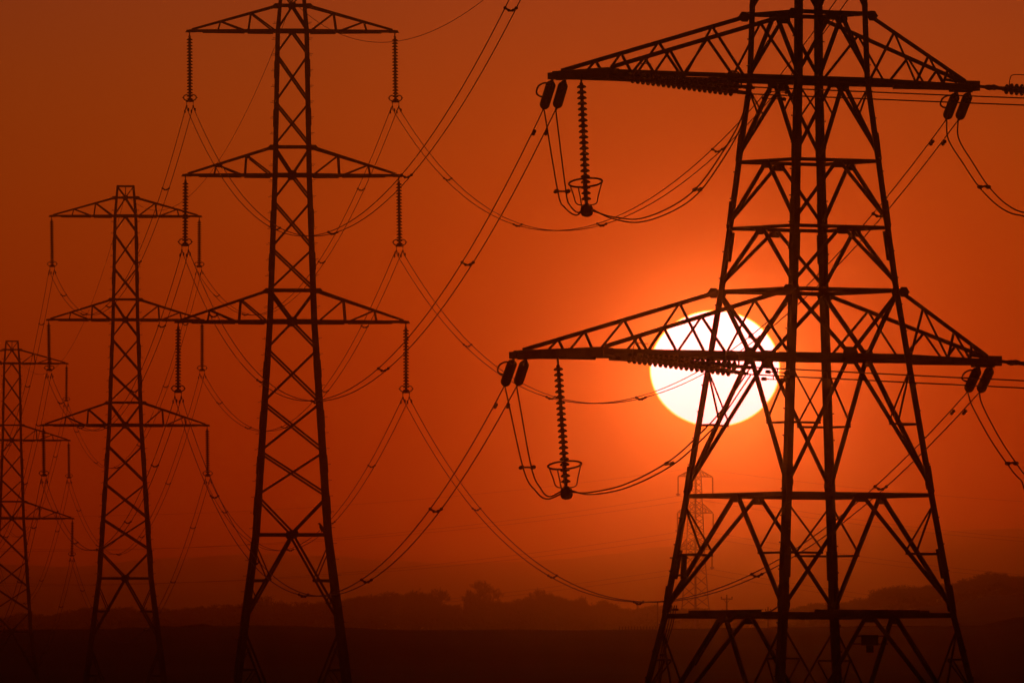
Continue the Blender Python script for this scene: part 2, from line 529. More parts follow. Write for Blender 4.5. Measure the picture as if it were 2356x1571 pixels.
# ---- the big angle pylon in front of the sun
D1 = 335.0; K1 = F / D1; TH = R(33.6)
X1 = (1861 - CX) / K1
def z1(y): return (Y0 - y) / K1
FOOT1 = -12.0
def half1(hw): return (hw + 7.0) / (math.cos(TH) + math.sin(TH)) / K1
PROF1 = [(z1(1571), half1(370.5)), (z1(1418), half1(331)), (z1(1140), half1(280.5)), (z1(668), half1(200.5)), (z1(182), half1(134)), (z1(15), half1(128.5)), (z1(-605), half1(96)), (z1(-1100), half1(30))]
PROF1 = [(FOOT1, PROF1[0][1] + (PROF1[0][0] - FOOT1) * (PROF1[0][1] - PROF1[1][1]) / (PROF1[1][0] - PROF1[0][0]))] + PROF1
def a1(z): return interp(PROF1, z)
ang = empty('angle_pylon', (X1, D1, CAMZ), TH)
tag(ang, 'biggest steel lattice pylon, its bracing crossing the disc of the setting sun', 'pylon')
def on_ang(x, y, z):
    c, s = math.cos(TH), math.sin(TH)
    return Vector((X1 + x * c - y * s, D1 + x * s + y * c, CAMZ + z))
def to_ang(p):
    c, s = math.cos(TH), math.sin(TH); dx, dy = p.x - X1, p.y - D1
    return Vector((dx * c + dy * s, -dx * s + dy * c, p.z - CAMZ))
bf1 = lambda z: interp([(FOOT1, .20), (z1(1400), .172), (z1(670), .168), (z1(100), .155), (z1(-605), .13), (z1(-1100), .09)], z)
for sx_ in (-1, 1):
    for sy_ in (-1, 1):
        lm = leg_mesh(PROF1, sx_, sy_, bf1, .02, (z1(1571) - .5, z1(-300), .32, .085))
        for y in (360, 515, 1125, 1400):
            z = z1(y); a = a1(z) + .012; a_ = a1(z + .55) + .012; b = bf1(z)
            lm.bar((sx_ * a, sy_ * (a - b * .5), z - .1), (sx_ * a_, sy_ * (a_ - b * .5), z + .55), b * 1.05, .026, (sx_, 0, 0))
            lm.bar((sx_ * (a - b * .5), sy_ * a, z - .1), (sx_ * (a_ - b * .5), sy_ * a_, z + .55), b * 1.05, .026, (0, sy_, 0))
        for y in (600, 1330):
            z = z1(y); L = .7; a = a1(z) - .03; a_ = a1(z + L) - .03; b = bf1(z)
            lm.bar((sx_ * (a - b * .55), sy_ * (a - .01), z), (sx_ * (a_ - b * .55), sy_ * (a_ - .01), z + L), b * 1.15, .03, (0, sy_, 0))
            lm.bar((sx_ * (a - .01), sy_ * (a - b * .55), z), (sx_ * (a_ - .01), sy_ * (a_ - b * .55), z + L), b * 1.15, .03, (sx_, 0, 0))
        lm.build('leg', STEEL, ang)
# (ring level at the apex, foot of the braces, brace width, kind)
PANELS1 = [(1416, 1790, .125, 2), (1140, 1402, .12, 1), (824, 1122, .125, 1), (525, 655, .105, 0), (372, 512, .105, 0), (188, 358, .115, 3), (32, 174, .115, 0),
           (-113, 22, .10, 0), (-265, -122, .10, 0), (-452, -275, .10, 0), (-605, -462, .09, 0), (1792, 2140, .13, 1), (2142, 2500, .13, 1), (2502, 2860, .13, 1)]
for fi, (nrm, fp) in enumerate(FACES):
    m = MB()
    def g(s, y): z = z1(y); return fp(a1(z) - .02, s, z)
    def dg(s1, y1, s2, y2, w): m.angle(g(s1, y1), g(s2, y2), w * .88, nrm)
    for ya, yb, w, kind in PANELS1:
        for s in (-1, 1):
            dg(s * .03, ya + 2, s, yb, w)
            if kind in (1, 2):
                k = .5 if kind == 1 else .52
                ym = ya + (yb - ya) * k
                dg(s, ya + (yb - ya) * .06, s * (.03 + .97 * k), ym, .055)
                if kind == 1:
                    dg(s, ym + 4, s * (.03 + .97 * k), ym + 4, .06)
                else:
                    yq = ya + (yb - ya) * .27
                    dg(s, yq, s * (1 - .48 * .43), yq, .045)
                    dg(s * (1 - .48 * .43), yq + 2, s, ym, .045)
                    dg(s, ym, s * (.03 + .97 * k), ym, .06)
            if kind == 3:
                k = .45; ym = ya + (yb - ya) * k
                dg(s, ya + 8, s * (.03 + .97 * k), ym, .05)
        ap = g(0, ya + 4)
        m.plate(ap + nrm * .014 + Vector((0, 0, -.05)), nrm, (0, 0, 1), .34, .18, .016, .35)
        for s in (-1, 1):
            m.plate(g(s * .95, yb - 9) + nrm * .010, nrm, (0, 0, 1), .16, .30, .012, .4)
    for s in (-1, 1):      # V braces under the lower arm's top ring
        dg(s, 672, s * .04, 812, .12); dg(s, -606, 0, -605, .05)
    m.plate(g(0, 818) + nrm * .016, nrm, (0, 0, 1), .42, .34, .018, .35)
    m.plate(g(-.94, 674) + nrm * .010, nrm, (0, 0, 1), .26, .30, .014, .5)
    m.plate(g(.94, 674) + nrm * .010, nrm, (0, 0, 1), .26, .30, .014, .5)
    m.build('face_lattice', STEEL, ang)
for y, w in ((1792, .13), (1416, .115), (1140, .10), (822, .13), (670, .10), (525, .085), (372, .085), (185, .12), (32, .10), (-113, .08), (-265, .08), (-452, .18), (-605, .1)):
    m = MB()
    for nrm, fp in FACES:
        z = z1(y); a = a1(z) - .012
        m.angle(fp(a, -1, z) - nrm * .03, fp(a, 1, z) - nrm * .03, w, nrm)
    if y == 1416:
        for nrm, fp in FACES:
            z = z1(1409); a = a1(z) - .05
            m.angle(fp(a, -.62, z) - nrm * .03, fp(a, .62, z) - nrm * .03, .10, nrm)
    m.build('ring_frame', STEEL, ang)

def zig(m, b0, b1, t0, t1, bs, ts, w, nrm):
    """zigzag web between a bottom and a top chord"""
    seq = [('b', 0.0)]
    for tb, tt in zip(bs, ts):
        seq += [('t', tt), ('b', tb)]
    pts = [(b0.lerp(b1, k) if c == 'b' else t0.lerp(t1, k)) for c, k in seq]
    for p, q_ in zip(pts, pts[1:]):
        m.angle(p, q_, w, nrm)
ARM1 = []   # wide-ended arms: corner A (towards the row), corner B (towards the next span)
for yb, yt, xa in ((822, 670, None), (185, 34, None), (-452, -605, 5.6)):
    zb, zt = z1(yb), z1(yt); ab, at = a1(zb), a1(zt)
    if yb == 822: ax_px = 1194
    elif yb == 185: ax_px = 1283
    w_ = ab * 1.0
    if xa is None:
        for _ in range(6):
            xa = xa or 6.0
            p = on_ang(-xa, w_, zb)
            px = CX + F * p.x / p.y
            xa += (px - ax_px) / (K1 * math.cos(TH))
    m = MB()
    A = Vector((-xa, w_, zb)); B = Vector((-xa, -w_, zb))
    for sy_, tip in ((1, A), (-1, B)):
        nrm = Vector((0, sy_, 0))
        b0 = Vector((-ab, sy_ * ab, zb)); t0 = Vector((-at, sy_ * at, zt))
        m.angle(b0, tip, .115, nrm, .016, flip=sy_)
        m.bar(b0.lerp(tip, .60) + Vector((0, 0, -.05)), tip + Vector((0, 0, -.05)), .10, .10)
        tt = tip + Vector((.10, 0, .10))
        m.angle(t0, tt, .105, nrm)
        zig(m, b0, tip, t0, tt, (.34, .60, .755, .87), (.20, .485, .685, .82), .062, nrm)
        m.plate(t0 + Vector((-.13, sy_ * .012, -.03)), nrm, (0, 0, 1), .36, .24, .02, .55)
    m.bar(A + Vector((-.02, .1, .0)), B + Vector((-.02, -.1, .0)), .14, .18)
    kk = [0, .2, .4, .6, .8, 1.0]
    for i in range(5):
        s1 = 1 if i % 2 else -1
        m.angle(Vector((-ab, s1 * ab, zb)).lerp(Vector((-xa, s1 * w_, zb)), kk[i]), Vector((-ab, -s1 * ab, zb)).lerp(Vector((-xa, -s1 * w_, zb)), kk[i + 1]), .09, (0, 0, -1))
    arm = m.build('cross_arm', STEEL, ang)
    h = MB()
    h.box(A + Vector((0, .10, -.02)), .24, .30, .16); h.box(B + Vector((0, -.14, -.06)), .28, .30, .24)
    h.bar(B + Vector((.1, -.2, -.14)), B + Vector((.5, -.62, -.17)), .16, .2)
    h.bar(Vector((-xa - .02, w_ * .98, zb - .09)), Vector((-xa - .02, -w_ * .98, zb - .09)), .1, .08)
    h.build('hanger_bracket', STEEL, arm)
    ARM1.append((A, B, xa, zb))
TIP1 = []   # pointed arms on the other side
for yb, yt, tx in ((822, 670, 2281), (185, 34, 2231), (-452, -605, 2200)):
    zb, zt = z1(yb), z1(yt); ab, at = a1(zb), a1(zt); xr = 5.0
    for _ in range(6):
        p = on_ang(xr, 0, zb); xr -= (CX + F * p.x / p.y - tx) / (K1 * math.cos(TH))
    m = MB(); tip = Vector((xr, 0, zb))
    for sy_ in (-1, 1):
        nrm = Vector((0, sy_, 0))
        b0 = Vector((ab, sy_ * ab, zb)); t0 = Vector((at, sy_ * at, zt))
        tb = tip + Vector((0, sy_ * .1, -.02)); tt = tip + Vector((-.16, sy_ * .08, .10))
        m.angle(b0, tb, .115, nrm, .016, flip=-sy_)
        m.bar(b0.lerp(tb, .5) + Vector((0, 0, -.04)), tb + Vector((0, 0, -.04)), .10, .10)
        m.angle(t0, tt, .10, nrm)
        zig(m, b0, tb, t0, tt, (.45, .72, .86), (.27, .62, .82), .058, nrm)
        m.plate(t0 + Vector((.12, sy_ * .012, -.03)), nrm, (0, 0, 1), .34, .24, .02, .55)
    kk = [0, .25, .5, .72, .88]
    for i in range(4):
        s1 = 1 if i % 2 else -1
        m.angle(Vector((ab, s1 * ab, zb)).lerp(tip, kk[i]), Vector((ab, -s1 * ab, zb)).lerp(tip, kk[i + 1]), .08, (0, 0, -1))
    arm = m.build('cross_arm', STEEL, ang)
    h = MB()
    h.box(tip + Vector((0, 0, 0)), .42, .32, .24)
    h.bar(tip + Vector((-.55, .0, -.11)), tip + Vector((.05, 0, -.11)), .16, .10)
    h.bar(tip + Vector((-.62, .1, .14)), tip + Vector((.05, .05, .06)), .18, .05)
    h.build('hanger_bracket', STEEL, arm)
    TIP1.append(tip)
m = MB(); m.bar((0, 0, z1(-1100)), (0, 0, z1(-1140)), .2, .2); m.build('earth_wire_clamp', STEEL, ang)
# plates fixed to the tower: one beside a leg, one hung between two braces
m = MB(); pc = to_ang(P(1573, 1304, D1)); m.box(pc, .10, .10, .56, Matrix.Rotation(R(3), 3, 'Y'))
m.bar(pc + Vector((-.3, .15, .22)), pc + Vector((.1, -.05, .22)), .03, .03); m.bar(pc + Vector((-.3, .15, -.2)), pc + Vector((.1, -.05, -.2)), .04, .05)
m.build('cable_box', PLATE, ang)
m = MB(); pc = to_ang(P(2001, 1472, D1 + 1.0)); rot = Matrix.Rotation(-TH, 3, 'Z')
m.box(pc, .41, .03, .25, rot); m.box(pc + Vector((0, 0, -.215)), .18, .03, .17, rot)
for dy in (.10, -.09):
    l = rot @ Vector((.44 if dy < 0 else .34, .03, 0)); m.bar(pc - l + Vector((0, 0, dy)), pc + l + Vector((0, 0, dy)), .03, .025)
m.build('notice_plate', PLATE, ang)
m = MB()
m.tube([to_ang(p) for p in catmull([P(1800, 1388, D1 - 2), P(1768, 1408, D1 - 2.2), P(1736, 1410, D1 - 2.4), P(1710, 1406, D1 - 2.6), P(1690, 1410, D1 - 2.7), P(1678, 1424, D1 - 2.8), P(1668, 1428, D1 - 2.8), P(1655, 1440, D1 - 2.8), P(1620, 1495, D1 - 2.8), P(1600, 1530, D1 - 2.8)], 5)], .02, 5)
m.tube([to_ang(p) for p in catmull([P(1690, 1411, D1 - 2.6), P(1678, 1428, D1 - 2.7), P(1664, 1424, D1 - 2.7)], 4)], .05, 5)
m.build('bonding_cable', CABLE, ang)
m = MB()
for dx in (0, 6, 11):
    m.tube([to_ang(p) for p in catmull([P(1546 + dx, 1392, D1 + .5), P(1536 + dx, 1440, D1 + .5), P(1521 + dx * .8, 1500, D1 + .5), P(1508 + dx * .6, 1600, D1 + .5)], 4)], .014, 5)
m.box(to_ang(P(1552, 1402, D1 + .4)), .16, .1, .05); m.box(to_ang(P(1526, 1506, D1 + .4)), .14, .1, .05)
m.build('riser_cable', CABLE, ang)

# ------------------------------------------------------------------ insulator strings
def disc_profile(n, sp, r, core=.042):
    pr = [(0, .03), (.02, .05)]
    z = .04
    for i in range(n):
        pr += [(z, core), (z + sp * .12, core * 1.2), (z + sp * .22, r * .70), (z + sp * .42, r), (z + sp * .62, r), (z + sp * .70, r * .55), (z + sp * .76, core)]
        z += sp
    pr += [(z, core), (z + .06, .03)]
    return pr, z + .06
def make_suspension():
    """hangs down from its Empty; discs, horn ring, yoke and two conductor clamps"""
    root = empty('insulator_string')
    m = MB(); m.bar((0, 0, .02), (0, 0, -.24), .025, .05); m.torus((0, 0, -.2), .05, .014, 10, 5, Vector((1, 0, 0)), Vector((0, 0, 1)))
    m.build('shackle', STEEL, root)
    pr, L = disc_profile(20, .135, .132, .052)
    m = MB(); m.lathe(pr, (0, 0, -.22), (0, 0, -1), 12); m.build('disc_stack', PORCELAIN, root, False)
    zb = -.22 - L
    m = MB()
    for sg in (-1, 1):
        m.torus((sg * .140, 0, zb + .20), .135, .025, 12, 5, Vector((sg, 0, 0)), Vector((0, 0, 1)), -math.pi * .75, math.pi * .75, .12)
        m.bar((sg * .25, 0, zb + .2), (sg * .33, 0, zb + .2), .03, .035)
        m.bar((sg * .03, 0, zb + .29), (sg * .10, 0, zb + .31), .03, .03)
    m.build('arcing_ring', STEEL, root)
    m = MB(); m.bar((-.17, 0, zb + .05), (.17, 0, zb + .05), .03, .09, (0, 0, 1)); m.bar((0, 0, zb), (0, 0, zb + .12), .08, .05)
    m.build('yoke_plate', STEEL, root)
    for sg in (-1, 1):
        m = MB(); m.bar((sg * .14, 0, zb + .04), (sg * .14, 0, zb - .14), .025, .025); m.box((sg * .14, 0, zb - .17), .06, .16, .07)
        for sy_ in (-1, 1):
            m.tube([(sg * .14, sy_ * .06, zb - .18), (sg * .14 - .045 * sy_, sy_ * .7, zb - .34)], [.014, .016], 5)
            m.lathe([(0, .01), (.03, .035), (.13, .035), (.16, .01)], (sg * .14 - .05 * sy_, sy_ * .75, zb - .44), (0, 0, 1), 6)
        m.build('conductor_clamp', STEEL, root)
    root['drop'] = -(zb - .19)
    return root
sus = make_suspension(); SDROP = sus['drop']
del sus['drop']
LEVEL = ['top', 'middle', 'bottom']
SIDE = {-1: 'end farther from sun', 1: 'end nearer sun'}
PYN = ['perched-bird pylon', 'flat-peaked pylon behind it', 'smallest cut-off pylon']
clampP = {}
first = True
for i in range(3):
    for lv, (zb, zt, L) in enumerate(ARMS2):
        for sg in (-1, 1):
            o = sus if first else copy_tree(sus)
            first = False
            at = on_pylon(i, sg * (L - .02), 0, zb - .06)
            o.location = at; o.rotation_euler = (0, R(rng.uniform(-.9, .9)), LINE_A)
            tag(o, 'disc insulator string under %s arm, %s, %s' % (LEVEL[lv], SIDE[sg], PYN[i]), 'insulator', 'hanging insulator strings of the receding power line')
            clampP[(i, lv, sg)] = at + Vector((0, 0, -SDROP))
def tension_string(a, b, label, glass, sep=None, n_extra=0):
    """string of discs pulled from a towards b"""
    root = empty('insulator_string', a)
    a = Vector((0, 0, 0)); b = b - Vector(root.location); d = b.normalized(); Ltot = b.length
    n = 20 if glass else 16; sp = .135; pr, L = disc_profile(n, sp, .122 if glass else .122, .045 if glass else .085)
    l0 = max(.15, (Ltot - L) * .62)
    m = MB(); m.bar(a, d * l0, .05, .07); m.lathe([(0, .05), (.1, .075), (.22, .04)], d * (l0 * .45), d, 6)
    m.build('shackle', STEEL, root)
    m = MB()
    if glass:
        core = MB(); core.lathe([(0, .05), (L, .05)], d * l0, d, 8); 
        m.lathe(pr, d * l0, d, 20); o = m.build('disc_stack', GLASS, root, True)
        core.build('cap_and_pin', STEEL, root)
    else:
        m.lathe(pr, d * l0, d, 16); m.build('disc_stack', PORCELAIN, root, False)
    m = MB(); m.bar(d * (l0 + L - .02), b, .045, .06); m.lathe([(0, .03), (.05, .05), (.3, .045), (.36, .02)], d * (l0 + L), d, 6)
    m.build('dead_end_clamp', STEEL, root)
    tag(root, label, 'insulator')
    return root, d, l0, L
G_T = 'insulator strings pulling on the biggest pylon'
U2 = Vector((-.055, 1.0, 0)).normalized()
LAT = Vector((1, .055, 0)).normalized()
BETA = R(-24); U0 = Vector((math.cos(BETA), math.sin(BETA), 0))
endA = {}; endB = {}
# strings of the incoming row line: target pixel of their far ends (middle of the pair)
TGT = {('L', 0): (1175, 887, 3.35), ('L', 1): (1265, 250, 3.35), ('R', 0): (2240, 902, 3.4), ('R', 1): (2192, 275, 3.4), ('L', 2): None, ('R', 2): None}
lvn = ['bottom', 'middle', 'top']
for side in ('L', 'R'):
    for k in range(3):
        A, B, xa, zb = ARM1[k]
        base = on_ang(A.x, A.y - .05, A.z - .10) if side == 'L' else on_ang(TIP1[k].x - .13, TIP1[k].y + .05, TIP1[k].z - .12)
        bdir = on_ang(0, -1, 0) - on_ang(0, 0, 0) if side == 'L' else on_ang(1, 0, 0) - on_ang(0, 0, 0)
        bsep = .27 if side == 'L' else .185
        t = TGT[(side, k)]
        if t:
            e = P(t[0], t[1], base.y + t[2])
        else:
            e = base + U2 * 3.35 + Vector((0, 0, -.58))
        endA[(side, k)] = e
        nm = 'wide arm' if side == 'L' else 'pointed arm'
        for j, sg in enumerate((-1, 1)):
            off = LAT * sg * .155
            root, d, l0, L = tension_string(base + bdir * sg * bsep, e + off, 'dark end-on insulator string, %s of two, under %s %s of biggest pylon' % ('outer' if (sg < 0) == (side == 'L') else 'inner', lvn[k], nm), False)
            root['group'] = G_T
            if sg < 0:
                m = MB(); q0 = d * (l0 - .1)
                hx = -LAT
                pts = catmull([q0 + hx * .02, q0 + hx * .16 + Vector((0, 0, .02)), q0 + hx * .29 + d * .15 + Vector((0, 0, -.02)), q0 + hx * .30 + d * .75 + Vector((0, 0, -.03)), q0 + hx * .2 + d * 1.3, q0 + d * 1.5], 5)
                m.tube(pts, .022, 6); m.build('arcing_horn', STEEL, root)
for side in ('L', 'R'):
    for k in range(3):
        A, B, xa, zb = ARM1[k]
        base = on_ang(B.x, B.y - .12, B.z - .10) if side == 'L' else on_ang(TIP1[k].x + .1, TIP1[k].y - .05, TIP1[k].z)
        if side == 'L' and k < 2:
            ex, ey = ((1728, 853), (1730, 208))[k]
            e = P(ex, ey, base.y - 3.75 * math.sin(-BETA))
        else:
            e = base + U0 * 4.1 + Vector((0, 0, -.40))
        endB[(side, k)] = e
        nm = 'wide arm' if side == 'L' else 'pointed arm'
        off = Vector((-U0.y, U0.x, 0)) * .16
        for sg in (-1, 1):
            root, d, l0, L = tension_string(base + off * sg, e + off * sg + Vector((0, 0, .075 * sg)), 'glass insulator string stretched sideways, %s of two, from %s %s of biggest pylon' % ('upper' if sg > 0 else 'lower', lvn[k], nm), True)
            root['group'] = G_T
            if sg > 0 and k < 2:
                m = MB(); q0 = d * (l0 + .05); up = Vector((0, 0, 1))
                m.tube(catmull([q0, q0 + up * .22 + d * .02, q0 + up * .33 + d * .1, q0 + up * .35 + d * .4], 5), .012, 5)
                m.build('arcing_horn', STEEL, root); m = MB()
                q1 = d * (l0 + L)
                m.tube(catmull([q1, q1 + up * .24 - d * .02, q1 + up * .34 - d * .12, q1 + up * .33 - d * .3, q1 + up * .2 - d * .36, q1 + up * .05 - d * .3], 5), .022, 5)
                m.build('arcing_horn', STEEL, root)
# jumper (pilot) strings of the wide arms
pilotE = {}
for k, (top, bot) in enumerate((((1283, 826), (1304, 1143)), ((1337, 176), (1350.5, 493)))):
    A, B, xa, zb = ARM1[k]
    mid = on_ang((A.x + B.x) / 2, (A.y + B.y) / 2 - .15, zb)
    a = P(top[0], top[1], mid.y); b = P(bot[0], bot[1], mid.y - .25)
    root = empty('insulator_string', a); d = (b - a).normalized()
    tag(root, 'long thin jumper insulator string with a basket ring and weight under the %s wide arm' % lvn[k], 'insulator', 'jumper insulator strings')
    m = MB(); m.bar((0, 0, .05), d * .16, .03, .05); m.build('shackle', STEEL, root)
    Ls = (b - a).length
    pr, L = disc_profile(21, (Ls - .48) / 21, .113, .04)
    m = MB(); m.lathe(pr, d * .14, d, 14); m.build('disc_stack', PORCELAIN, root, False)
    zc = .14 + L
    axr = Vector((1, .1, .06)).normalized(); ayr = Vector((-.1, 1, 0)).normalized() * 1
    ayr = Matrix.Rotation(R(-13), 3, 'X') @ ayr
    rc = d * (zc - .52)
    m = MB(); m.torus(rc, .40, .024, 28, 6, axr, ayr)
    for ph in (0.15, .5 * math.pi + .35, math.pi + .12, 1.5 * math.pi - .25):
        pt = rc + axr * .40 * math.cos(ph) + ayr * .40 * math.sin(ph)
        low = d * (zc - .02) + (axr * math.cos(ph) + ayr * math.sin(ph)) * .24
        m.tube(catmull([pt, pt.lerp(low, .6), low, d * (zc + .03) + (axr * math.cos(ph) + ayr * math.sin(ph)) * .03], 4), .016, 5)
    m.build('basket_ring', STEEL, root)
    m = MB(); m.lathe([(zc - .02, .05), (zc + .02, .09), (zc + .05, .135), (zc + .10, .148), (zc + .21, .148), (zc + .27, .12), (zc + .30, .05)], (0, 0, 0), d, 14)
    m.build('balance_weight', STEEL, root)
    pilotE[k] = a + d * (zc + .10)

# ------------------------------------------------------------------ conductors
def parab(a, b, sag, n=56):
    out = []
    for i in range(n + 1):
        t = i / n; p = a.lerp(b, t); p.z -= 4 * sag * t * (1 - t); out.append(p)
    return out
def spacer_mesh(pl, pr_, t):
    m = MB(); mid = (pl + pr_) / 2 + Vector((0, 0, -.10))
    l = pl.lerp(mid, .65); r = pr_.lerp(mid, .65)
    m.bar(pl, l, .05, .05, t); m.bar(r, pr_, .05, .05, t); m.bar(l + Vector((0, 0, -.01)), r + Vector((0, 0, -.01)), .045, .045, t)
    for p, rr in ((pl, .05), (pr_, .05), (l, .045), (r, .045)):
        m.lathe([(-rr, .01), (-rr * .6, rr * .8), (0, rr), (rr * .6, rr * .8), (rr, .01)], p, t, 6)
    return m
SUB = .15
def twin_span(a, b, sag, label, group, ts=(), rad=.0155, lat=None, dampers=(), n=56):
    root = empty('twin_conductor', a)
    tag(root, label, 'power line', group)
    d = (b - a); d.z = 0; lat = lat or Vector((d.y, -d.x, 0)).normalized()
    a0 = Vector(a); lines = []
    for sg in (-1, 1):
        pts = [p - a0 + lat * sg * SUB for p in parab(a, b, sag, n)]
        m = MB(); m.tube(pts, rad, 5); m.build('wire', CABLE, root)
    base = parab(a, b, sag, 400)
    for t in ts:
        i = int(t * 400); p = base[i] - a0; tg = (base[min(i + 1, 400)] - base[max(i - 1, 0)]).normalized()
        spacer_mesh(p - lat * SUB, p + lat * SUB, tg).build('spacer', STEEL, root)
    for t in dampers:
        i = int(t * 400); p = base[i] - a0; tg = (base[min(i + 1, 400)] - base[max(i - 1, 0)]).normalized()
        for sg in (-1, 1):
            m = MB(); c = p + lat * sg * SUB + Vector((0, 0, -.09))
            m.bar(c, c + Vector((0, 0, .09)), .03, .03); m.tube([c - tg * .22, c + tg * .22], .012, 5)
            for s2 in (-1, 1):
                m.lathe([(-.07, .02), (-.05, .045), (.05, .045), (.07, .02)], c + tg * .24 * s2, tg, 7)
            m.build('damper', STEEL, root)
    return root
sidename = {-1: 'side farther from sun', 1: 'side nearer sun'}
LVMAP = {0: 2, 1: 1, 2: 0}
TS12 = {(-1, 2): (.18, .35, .52, .70, .86), (-1, 1): (.13, .32, .50, .68, .86), (-1, 0): (.12, .33, .50, .68, .88),
        (1, 0): (.16, .34, .52, .72, .9), (1, 1): (.2, .40, .58, .76, .92), (1, 2): (.2, .38, .55, .74, .90)}
SAG12 = {(-1, 2): 6.7, (-1, 1): 6.75, (1, 2): 6.85, (1, 1): 6.75, (1, 0): 7.2, (-1, 0): 7.5}
for lv in range(3):
    for sg, side in ((-1, 'L'), (1, 'R')):
        twin_span(clampP[(0, lv, sg)], endA[(side, LVMAP[lv])], SAG12[(sg, lv)],
                  'thick twin wires from perched-bird pylon %s arm, %s, to biggest pylon' % (LEVEL[lv], sidename[sg]),
                  'wires between the two nearest pylons', TS12[(sg, lv)], .0150, dampers=(.985,))
        twin_span(clampP[(1, lv, sg)], clampP[(0, lv, sg)], 5.35,
                  'twin wires between %s arms of flat-peaked and perched-bird pylons, %s' % (LEVEL[lv], sidename[sg]),
                  'wires between the bird pylon and the next one', (.12, .3, .5, .7, .87), .0155)
        twin_span(clampP[(2, lv, sg)], clampP[(1, lv, sg)], 8.2,
                  'thin twin wires between %s arms of smallest and flat-peaked pylons, %s' % (LEVEL[lv], sidename[sg]),
                  'wires between the two smallest pylons of the row', (.1, .28, .45, .62, .8, .92), .0155)
    far = clampP[(2, lv, 1)] + Vector((-17.2, 293, 0))
    twin_span(far, clampP[(2, lv, 1)], 8.2, 'faint twin wires from %s arm of smallest pylon out past the frame edge' % LEVEL[lv],
              'wires beyond the smallest pylon of the row', (.5, .7, .88), .0155)
for k in range(2):
    e = endB[('L', k)]
    twin_span(e, e + U0 * 250 + Vector((0, 0, 2)), 4.2, 'straight twin wires running sideways past the biggest pylon legs at its %s arm' % lvn[k],
              'wires leaving the biggest pylon sideways', (), .0165, lat=Vector((-U0.y * .6, U0.x * .6, .42)).normalized(), dampers=(.0045,))
# jumper loops of the wide arms
JP = {0: [(1213, 1075), (1238, 1126), (1262, 1145)], 1: [(1293, 440), (1305, 474), (1328, 492)]}
JQ = {0: [(1355, 1135), (1440, 1117), (1540, 1066), (1610, 1005), (1660, 950)], 1: [(1405, 500), (1470, 507), (1545, 480), (1605, 436), (1660, 360), (1700, 290)]}
for k in range(2):
    a, pE, b = endA[('L', k)], pilotE[k], endB[('L', k)]
    root = empty('jumper_loop', pE)
    tag(root, 'slack twin jumper wires looping under %s wide arm through its basket-ringed string' % lvn[k], 'jumper cable', 'jumper loops of the biggest pylon')
    for sg in (-1, 1):
        n1 = len(JP[k]); pts = [a + LAT * sg * .14]
        for i, (x, y) in enumerate(JP[k]):
            t = (i + 1.4) / (n1 + 1.2)
            pts.append(P(x, y, a.y + (pE.y - a.y) * t) + LAT * sg * .14 * (1 - t) + Vector((0, 0, sg * .03)))
        pts.append(pE + Vector((0, 0, sg * .03)))
        n2 = len(JQ[k])
        for i, (x, y) in enumerate(JQ[k]):
            t = (i + 1) / (n2 + 1)
            pts.append(P(x, y, pE.y + (b.y - pE.y) * t) + Vector((.02, 0, -.09 * sg * min(1, t * 1.6))))
        pts.append(b + Vector((0, 0, -.09 * sg)))
        m = MB(); m.tube([p - pE for p in catmull(pts, 9)], .018, 6); m.build('wire', CABLE, root)
    for (x, y), D in ((JP[k][0], a.y - 1.4), (JQ[k][2 if k == 0 else 3], pE.y - .8)):
        c = P(x, y, D) - pE
        m = MB(); w_ = .14 if D > pE.y else .06
        m.bar(c - LAT * w_, c + LAT * w_, .04, .04)
        for s2 in (-1, 1): m.lathe([(-.07, .02), (-.03, .05), (.04, .05), (.07, .02)], c + LAT * s2 * w_, (1, 0, .4), 6)
        m.build('spacer', STEEL, root)
JR = {0: [(2250, 935), (2290, 1010), (2328, 1066), (2356, 1100), (2410, 1135)], 1: [(2195, 320), (2228, 375), (2265, 430), (2310, 474), (2356, 492), (2420, 480)]}
for k in range(2):
    a, b = endA[('R', k)], endB[('R', k)]
    root = empty('jumper_loop', a)
    tag(root, 'slack twin jumper wires hanging from the %s pointed arm and leaving the frame' % lvn[k], 'jumper cable', 'jumper loops of the biggest pylon')
    for sg in (-1, 1):
        pts = [a + LAT * sg * .14]
        n2 = len(JR[k])
        for i, (x, y) in enumerate(JR[k]):
            t = (i + 1) / (n2 + 1); ox = 13 * (1 - t * .55)
            pts.append(P(x + sg * ox, y - sg * 4 * t, a.y + (b.y - a.y) * t))
        pts.append(b + Vector((0, 0, -.09 * sg)))
        m = MB(); m.tube([p - a for p in catmull(pts, 9)], .018, 6); m.build('wire', CABLE, root)
    x, y = JR[k][2]; c = P(x, y, a.y - 1.2) - a
    m = MB(); m.bar(c - LAT * .1, c + LAT * .1 + Vector((0, 0, .03)), .05, .05)
    for s2 in (-1, 1): m.lathe([(-.07, .02), (-.03, .05), (.04, .05), (.07, .02)], c + LAT * s2 * .1, (1, 0, 0), 6)
    m.build('spacer', STEEL, root)
# earth wires along the peaks
def single_wire(a, b, sag, label, group, rad=.011, name='earth_wire', cat='power line', n=56):
    a0 = Vector(a); m = MB(); m.tube([p - a0 for p in parab(a, b, sag, n)], rad, 5)
    o = m.build(name, CABLE); o.location = a0; tag(o, label, cat, group); return o
ew = [on_pylon(i, 0, 0, TOP2 - .5) for i in range(3)]
ew1 = on_ang(0, 0, z1(-1140))
single_wire(ew[0], ew1, 6.1, 'single thin earth wire sagging from the peak of the perched bird pylon past the top', 'earth wires')
single_wire(ew[1], ew[0], 4.0, 'single thin earth wire from the flat-topped peak up to the perched bird pylon', 'earth wires')
single_wire(ew[2], ew[1], 5.7, 'single thin earth wire from the smallest pylon up to the flat-topped peak', 'earth wires')

